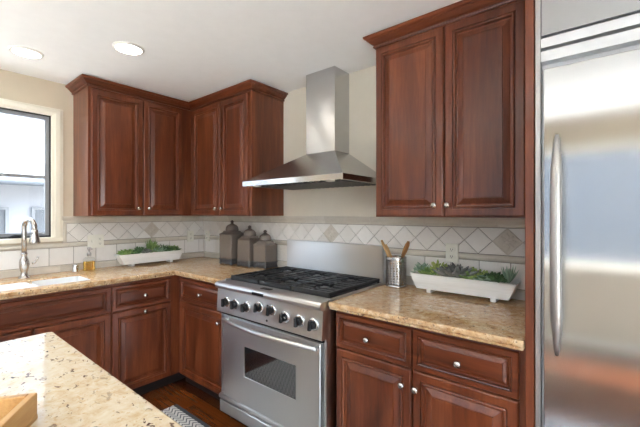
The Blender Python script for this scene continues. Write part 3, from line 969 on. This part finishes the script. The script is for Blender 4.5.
# ------------------------------------------------------------ wall plates
def plate(name, label, loc, rz, w, gangs, group=None):
    t = thing(name, label, 'outlet' if 'switch' not in name else 'switch', loc, rz, group)
    h = .112
    m = MB(); m.box(-w / 2, w / 2, -.014, 0, -h / 2, h / 2, .003, 2); m.build('cover_plate', M_plate, t)
    for gx, kind in gangs:
        if kind == 'outlet':
            for sz in (-.021, .021):
                m = MB(); m.box(gx - .0165, gx + .0165, -.0165, -.012, sz - .014, sz + .014, .002); f = m.build('socket', M_plate, t)
                m = MB()
                for dx in (-.006, .006): m.box(gx + dx - .0012, gx + dx + .0012, -.0170, -.014, sz - .003, sz + .006)
                m.lathe([(.0025, 0), (.0025, .0028), (0, .0028)], (gx, -.0142, sz - .008), 8, 'y', caps=False)
                m.build('slot', M_black, f)
        else:
            m = MB(); m.box(gx - .006, gx + .006, -.026, -.012, -.010, .012, .002); m.build('toggle', M_plate, t)
    return t
plate('light_switch', 'wide ivory switch and outlet plate above the soap bottle', (TX, -.983, 1.196), PI / 2, .122, ((-.028, 'toggle'), (.030, 'outlet')))
plate('wall_outlet', 'ivory outlet plate on the sink wall near the corner', (TX, -.104, 1.196), PI / 2, .072, ((0, 'outlet'),), 'wall outlets')
plate('wall_outlet', 'ivory outlet plate on the range wall left of the tallest canister', (.043, TY, 1.193), 0, .072, ((0, 'outlet'),), 'wall outlets')
plate('wall_outlet', 'ivory outlet plate above the right-hand planter', (2.619, TY, 1.194), 0, .074, ((0, 'outlet'),), 'wall outlets')

# ------------------------------------------------------------ canisters
def canister(label, x0, x1, y0, y1, z_sh, z_lid, z_dome, z_top):
    w, d = (x1 - x0) / 2, (y1 - y0) / 2
    t = thing('canister', label, 'canister', ((x0 + x1) / 2, (y0 + y1) / 2, CT), 0, 'lidded canisters')
    z = lambda v: v - CT
    m = MB()
    r = .012
    m.loft([rsq(w - .006, d - .006, .052, r), rsq(w - .002, d - .002, .056, r), rsq(w - .002, d - .002, z(z_sh) - .006, r), rsq(w, d, z(z_sh) - .002, r), rsq(w, d, z(z_sh) + .004, r),
            rsq(w * .93, d * .93, z(z_sh) + .010, r), rsq(w * .74, d * .74, z(z_sh) + .6 * (z_lid - z_sh), r), rsq(w * .66, d * .66, z(z_lid), r), ])
    m.build('body', M_taupe, t)
    m = MB()
    m.loft([rsq(w - .004, d - .004, .006, r), rsq(w + .002, d + .002, .008, r), rsq(w + .002, d + .002, .013, r), rsq(w - .002, d - .002, .015, r), rsq(w - .002, d - .002, .046, r), rsq(w + .002, d + .002, .048, r), rsq(w + .002, d + .002, .053, r), rsq(w - .006, d - .006, .055, r)])
    # scrolled relief along the band on each face
    n = 5
    for face in range(4):
        L = (w if face % 2 == 0 else d) - .016
        for k in range(n):
            u = -L + (k + .5) * 2 * L / n
            pts = [(u + .012 * math.cos(a) * (1 - .5 * i / 9), .0305 + .012 * math.sin(a) * (1 - .5 * i / 9)) for i, a in enumerate([j * 2 * PI / 9 * 1.4 for j in range(10)])]
            P3 = []
            for uu, zz in pts:
                P3.append({0: (uu, -d + .001, zz), 1: (w - .001, uu, zz), 2: (-uu, d - .001, zz), 3: (-w + .001, -uu, zz)}[face])
            m.tube(P3, .0026, 6)
    for sx_ in (-1, 1):
        for sy_ in (-1, 1): m.lathe([(.0, 0), (.010, 0), (.012, .006), (0, .008)], (sx_ * (w - .014), sy_ * (d - .014), 0), 10, caps=False)
    m.build('band', M_band, t)
    rl = min(w, d) * .74
    hl = z_dome - z_lid
    m = MB()
    zl = z(z_lid)
    m.lathe([(0, zl - .002), (rl * .9, zl - .002), (rl * 1.0, zl + .003), (rl * 1.02, zl + .010), (rl * .97, zl + .014), (rl * .95, zl + hl * .45), (rl * .82, zl + hl * .72), (rl * .55, zl + hl * .92), (rl * .25, zl + hl), (0, zl + hl)], n=28, caps=False)
    lid = m.build('lid', M_taupe, t)
    hf = z_top - z_dome
    m = MB(); zz = zl + hl - .002
    m.lathe([(0, zz), (.020, zz), (.018, zz + .006), (.009, zz + .010), (.015, zz + hf * .45), (.0165, zz + hf * .62), (.011, zz + hf * .85), (.004, zz + hf), (0, zz + hf)], n=18, caps=False)
    m.build('finial', M_finial, lid)
    return t
canister('tallest taupe lidded canister, leftmost of the three by the range', .535, .722, -.150, .012, 1.236, 1.272, 1.333, 1.372)
canister('middle height taupe lidded canister, second of the three by the range', .776, .951, -.132, .025, 1.194, 1.232, 1.292, 1.328)
canister('shortest taupe lidded canister right beside the cooktop', .957, 1.124, -.100, .045, 1.158, 1.196, 1.257, 1.292)

# ------------------------------------------------------------ utensil holder
ux, uy, ur = 2.297, -.045, .064
t = thing('utensil_holder', 'perforated steel utensil holder beside the range backguard', 'utensil holder', (ux, uy, CT))
m = MB(); NU, NZ = 22, 9
hz0, hz1 = .018, .165
def cyl(a, z, r=ur): return (r * math.cos(a), r * math.sin(a), z)
vg = {}
def gv(i, k):
    key = (i % NU, k)
    if key not in vg: vg[key] = m.v(cyl(2 * PI * key[0] / NU, hz0 + (hz1 - hz0) * k / NZ))
    return vg[key]
for i in range(NU):
    for k in range(NZ):
        q = [gv(i, k), gv(i + 1, k), gv(i + 1, k + 1), gv(i, k + 1)]
        ca0 = 2 * PI * i / NU; da = 2 * PI / NU; zz0 = hz0 + (hz1 - hz0) * k / NZ; dzv = (hz1 - hz0) / NZ
        f = .22
        inn = [m.v(cyl(ca0 + da * f, zz0 + dzv * f)), m.v(cyl(ca0 + da * (1 - f), zz0 + dzv * f)), m.v(cyl(ca0 + da * (1 - f), zz0 + dzv * (1 - f))), m.v(cyl(ca0 + da * f, zz0 + dzv * (1 - f)))]
        for a in range(4):
            b_ = (a + 1) % 4
            m.face((q[a], q[b_], inn[b_], inn[a]))
o = m.build('perforated_wall', M_nickel, t)
sd = o.modifiers.new('thickness', 'SOLIDIFY'); sd.thickness = .0015; sd.offset = 1
m = MB(); m.lathe([(ur + .0004, .163), (ur + .0015, .166), (ur + .002, .190), (ur + .0005, .193), (ur - .002, .192), (ur - .0025, .163)], n=40, caps=False); m.build('rim', M_nickel, t)
m = MB(); m.lathe([(0, .0), (ur - .002, .0), (ur + .001, .004), (ur + .0015, .018), (ur - .002, .018), (ur - .003, .004), (0, .004)], n=40, caps=False); m.build('base', M_nickel, t)
def utensil(name, label, cat, bot, top, mat, head):
    bot = Vector(bot); top = Vector(top); d = top - bot; L = d.length
    m = MB()
    if head == 'handle':
        m.tube([(0, 0, 0), (0, 0, L * .5), (0, 0, L * .9), (0, 0, L)], [.008, .0095, .0125, .009], 12, flat=.4, up=(.3, 1, 0))
    else:
        m.tube([(0, 0, 0), (0, 0, L * .55), (0, 0, L * .66), (0, 0, L * .78), (0, 0, L * .92), (0, 0, L)], [.006, .0065, .012, .018, .017, .009], 12, flat=.35, up=(.6, 1, 0))
    o = m.build(name, mat); o.location = bot
    o.rotation_euler = d.to_track_quat('Z', 'Y').to_euler()
    return tag(o, label, cat)
utensil('wooden_spoon', 'pale wooden utensil handle leaning left, tallest in the steel holder', 'utensil', (ux + .045, uy - .012, CT + .012), (2.202, -.060, 1.258), M_utens, 'handle')
utensil('wooden_spoon', 'shorter pale wooden utensil handle leaning left in the steel holder', 'utensil', (ux + .040, uy + .022, CT + .012), (2.214, -.026, 1.228), M_utens, 'handle')
utensil('wooden_paddle', 'brown wooden paddle spoon leaning right in the steel holder', 'utensil', (ux - .030, uy + .004, CT + .012), (2.384, -.045, 1.258), M_spoond, 'paddle')

# ------------------------------------------------------------ planters with succulents
def leaf_geo(m, base, direction, L, wd, th, tip=1.0):
    d = Vector(direction).normalized()
    s = d.cross(Vector((0, 0, 1)))
    if s.length < .05: s = Vector((1, 0, 0))
    s.normalize(); u = s.cross(d).normalized()
    base = Vector(base)
    pr = [(0, .35), (.25, .8), (.55, 1.0), (.8, .75), (1.0, .06)]
    loops = []
    for k, w in pr:
        c = base + d * L * k + u * (L * .10 * k * k)
        loops.append([tuple(c + s * wd * w * math.cos(a) + u * th * w * math.sin(a)) for a in (0, PI / 3, 2 * PI / 3, PI, 4 * PI / 3, 5 * PI / 3)])
    m.loft(loops, smooth=True)
def rosette(x, y, z, r, n, mat, parent, up=.5, wd=.30, layers=3, name='succulent'):
    m = MB()
    for l in range(layers):
        nn = max(4, n - 2 * l)
        for i in range(nn):
            a = 2 * PI * i / nn + l * .5 + random.uniform(-.15, .15)
            el = up * (.3 + .9 * l / max(1, layers - 1)) + random.uniform(-.08, .08)
            L = 1.42 * r * (1 - .2 * l) * random.uniform(.85, 1.12)
            leaf_geo(m, (x, y, z + .004 * l), (math.cos(a), math.sin(a) * .8, math.tan(min(1.4, el))), L, L * wd * .5, L * .10)
    return m.build(name, M_leaf[mat], parent)
def spiky(x, y, z, h, n, mat, parent, spread=.5):
    m = MB()
    for i in range(n):
        a = 2 * PI * i / n * 2.4 + random.uniform(-.3, .3)
        s = spread * random.uniform(.3, 1.2)
        leaf_geo(m, (x + .006 * math.cos(a), y + .006 * math.sin(a), z), (math.cos(a) * s, math.sin(a) * s * .7, 1), h * random.uniform(.7, 1.08), .0055, .003)
    return m.build('succulent', M_leaf[mat], parent)
def bushy(x, y, z, r, h, n, mat, parent, ls=.022):
    m = MB()
    for i in range(n):
        a = random.uniform(0, 2 * PI); q = math.sqrt(random.random()); zz = random.random()
        p = (x + r * q * math.cos(a), y + r * .75 * q * math.sin(a), z + h * zz * (1 - .45 * q))
        leaf_geo(m, p, (math.cos(a) * .9, math.sin(a) * .9, random.uniform(.2, 1.2)), 1.25 * ls * random.uniform(.7, 1.3), ls * .27, ls * .14)
    for i in range(5):
        a = i * 1.3; m.tube([(x, y, z - .005), (x + r * .5 * math.cos(a), y + r * .4 * math.sin(a), z + h * .7)], .0025, 5)
    return m.build('succulent', M_leaf[mat], parent)
def planter(label, loc, rz, top, bot, depth, plants):
    # local x along the trough, front toward -y; origin centre bottom
    t = thing('planter', label, 'planter', loc, rz, 'white succulent planters')
    z0, z1 = .020, .108; k = .009
    d0, d1 = depth * .42, depth * .5
    R4 = lambda w, d, z: [(-w, -d, z), (w, -d, z), (w, d, z), (-w, d, z)]
    m = MB(); m.loft([R4(bot / 2, d0, z0), R4(top / 2, d1, z1), R4(top / 2 - k, d1 - k, z1), R4(top / 2 - k - .01, d1 - k - .002, z1 - .02)], True, True)
    o = m.build('trough', M_planter, t); bevmod(o, .0015, 1)
    m = MB()
    for i in range(150):
        x = random.uniform(-top / 2 + .022, top / 2 - .022); y = random.uniform(-d1 + .016, d1 - .016)
        r = random.uniform(.004, .008)
        m.lathe([(0, -r * .6), (r, 0), (r * .7, r * .55), (0, r * .7)], (x, y, z1 - .012 + random.uniform(-.002, .002)), 6, caps=False)
    g = m.build('gravel', M_gravel, t); g['kind'] = 'stuff'
    for fx_ in (-bot / 2 + .075, bot / 2 - .075):
        m = MB(); m.box(fx_ - .014, fx_ + .014, -d0 + .004, d0 - .004, 0, z0, .002); m.build('foot', M_planter, t)
    zp = z1 - .004
    for p in plants:
        kind, x, y = p[0], p[1], p[2]
        if kind == 'r': rosette(x, y, zp, *p[3:6], t, *p[6:])
        elif kind == 's': spiky(x, y, zp, *p[3:6], t, *p[6:])
        else: bushy(x, y, zp, *p[3:7], t, *p[7:])
    return t
planter('long white planter of mixed succulents on the countertop right of the range', (2.703, -.040, CT), 0, .575, .50, .115,
        [('b', -.235, .0, .045, .055, 70, 1), ('r', -.19, -.01, .055, 11, 0, .6, .5), ('b', -.135, .0, .04, .075, 80, 4, .026), ('r', -.075, -.008, .075, 13, 2, .85, .30, 4),
         ('r', -.015, .0, .085, 12, 2, .9, .28, 4), ('r', .045, -.01, .05, 11, 0, .7, .55), ('b', .088, .0, .038, .06, 60, 4, .024), ('r', .120, -.015, .045, 12, 1, .5, .55, 3),
         ('r', .165, .0, .06, 12, 3, .75, .4, 4), ('b', .195, -.02, .025, .03, 40, 3), ('s', .240, .0, .09, 22, 1, .7), ('r', .025, .02, .045, 10, 1, .6, .5)])
planter('long white planter of green succulents on the corner of the sink counter', (.045, -.550, CT), PI / 2, .600, .505, .110,
        [('r', -.238, -.005, .042, 12, 0, .8, .4, 3), ('r', -.20, .01, .06, 12, 0, .8, .35, 4), ('r', -.15, .0, .055, 12, 3, .6, .4, 4), ('b', -.10, .01, .04, .055, 70, 3),
         ('r', -.055, .0, .055, 12, 2, .8, .35, 4), ('s', .0, .0, .125, 26, 0, .5), ('b', .02, .01, .045, .10, 80, 0, .028), ('r', .07, -.005, .055, 12, 1, .8, .4, 4),
         ('b', .115, .01, .04, .06, 70, 3), ('r', .16, .0, .06, 12, 3, .7, .4, 4), ('b', .21, .005, .045, .05, 70, 0), ('r', .245, .0, .036, 11, 3, .8, .45)])
